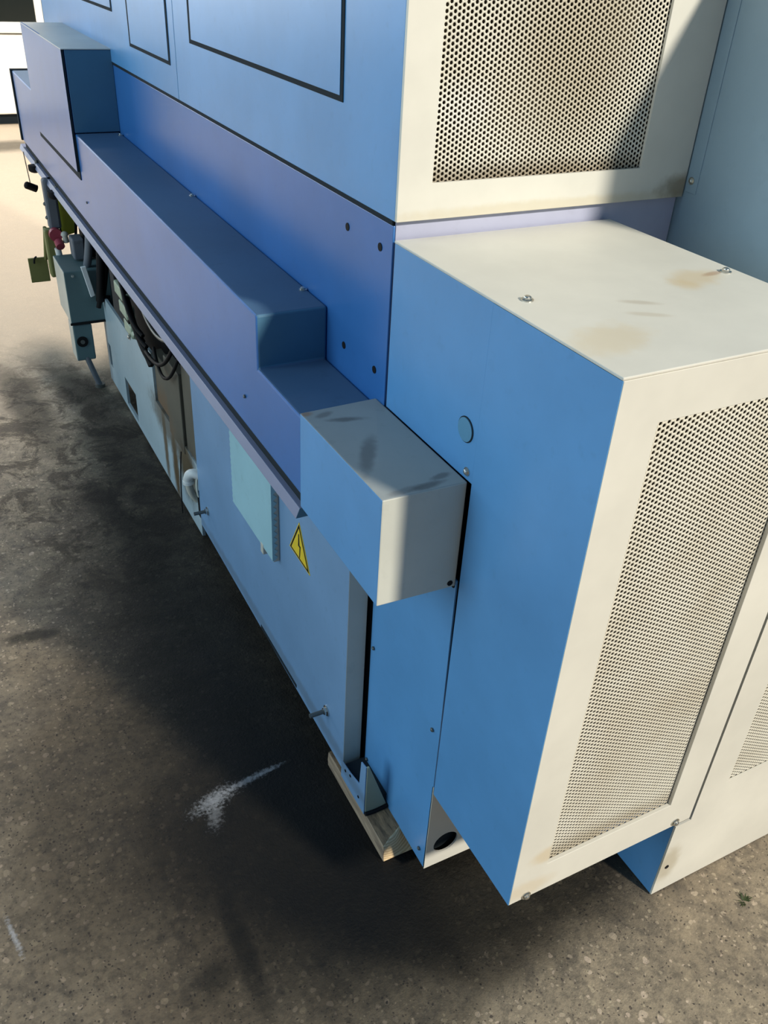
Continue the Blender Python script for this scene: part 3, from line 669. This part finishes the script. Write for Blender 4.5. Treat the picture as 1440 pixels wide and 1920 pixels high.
box('cable_opening', (-0.0475, -0.0455, 1.645, 1.672, 0.085, 0.185), 'black', Hh, 0)
tube('rust_wire', [(-0.070, 1.74, 0.29), (-0.083, 1.735, 0.20), (-0.083, 1.74, 0.06)], 0.002, 'black', Hh)

# hanging knobs and plug at the far end
kn = thing('hanging_plug', 'dark plug dangling on a thin cord below the far ledge end', 'plug', (-0.165, 3.66, 0.67))
tube('cord', [(-0.163, 3.75, 0.80), (-0.165, 3.70, 0.74), (-0.166, 3.66, 0.685)], 0.0022, 'wood', kn)
bm = bmesh.new(); cyl(bm, (-0.185, 3.64, 0.682), (0.9, 0.2, -0.45), 0.016, 0.046, 16); dome(bm, (-0.185, 3.64, 0.682), (-0.9, -0.2, 0.45), 0.016, 0.010, 16); fin('plug_body', bm, 'black', kn)
for (x, y, z, lb) in ((-0.155, 3.51, 0.792, 'black round knob under the ledge above the dangling plug'), (-0.150, 3.07, 0.785, 'black round knob under the ledge beside the yellow plate')):
    q = thing('round_knob', lb, 'knob', (x, y, z), 'round knobs under the ledge')
    bm = bmesh.new(); cyl(bm, (x, y, z-0.018), UP, 0.026, 0.018, 20); dome(bm, (x, y, z-0.018), (0, 0, -1), 0.026, 0.014, 20); fin('knob_head', bm, 'black', q)
    bm = bmesh.new(); cyl(bm, (x+0.012, y, z), UP, 0.008, 0.02, 12); fin('knob_stem', bm, 'dark_steel', q)

# small weed tuft on the floor at the right
WEED = (0.598, -0.078); M['weed'] = plain('dark_green_leaf', (0.035, 0.055, 0.012), 0.7, 0, 0.4, 200)
bm = bmesh.new(); random.seed(11)
for k in range(26):
    a = random.uniform(0, 6.28); rr = random.uniform(0.001, 0.010); L = random.uniform(0.006, 0.014); wv = 0.0016
    bx, by = WEED[0]+rr*math.cos(a), WEED[1]+rr*math.sin(a); d = Vector((math.cos(a+random.uniform(-.6, .6)), math.sin(a+random.uniform(-.6, .6)), random.uniform(0.2, 0.9))).normalized()
    p = Vector((-d.y, d.x, 0))*wv; b0 = Vector((bx, by, 0.0005))
    q = [bm.verts.new(b0-p), bm.verts.new(b0+p), bm.verts.new(b0+d*L*0.6+p*0.8), bm.verts.new(b0+d*L), bm.verts.new(b0+d*L*0.6-p*0.8)]
    bm.faces.new(q)
tag(fin('weed_tuft', bm, 'weed'), 'tiny dark green weed tuft on the open floor right of the cabinets', 'weed')

# ---------------------------------------------------------------- machine far behind
Z = thing('far_machine', 'white machine cabinet with dark window across the hall', 'machine', (-0.3, 9.3, 0.1))
box('lower_body', (-1.8, 0.95, 9.0, 9.8, 0.10, 0.775), 'white_machine', Z, 0.01)
box('sill', (-1.8, 0.95, 8.985, 9.8, 0.785, 0.875), 'white_machine', Z, 0.008)
box('window_pane', (-1.7, 0.735, 9.03, 9.04, 0.875, 1.7), 'glass_dark', Z, 0)
box('window_post', (0.735, 0.80, 9.0, 9.1, 0.875, 1.75), 'white_machine', Z, 0.005)
box('post_groove', (0.80, 0.83, 9.02, 9.1, 0.875, 1.75), 'gap', Z, 0)
box('corner_post', (0.83, 0.95, 9.0, 9.8, 0.875, 1.75), 'white_machine', Z, 0.005)
box('top_rail', (-1.8, 0.95, 9.0, 9.8, 1.75, 1.95), 'white_machine', Z, 0.01)
box('base_shadow_plinth', (-1.7, 0.85, 9.1, 9.7, 0.0, 0.10), 'gap', Z, 0)
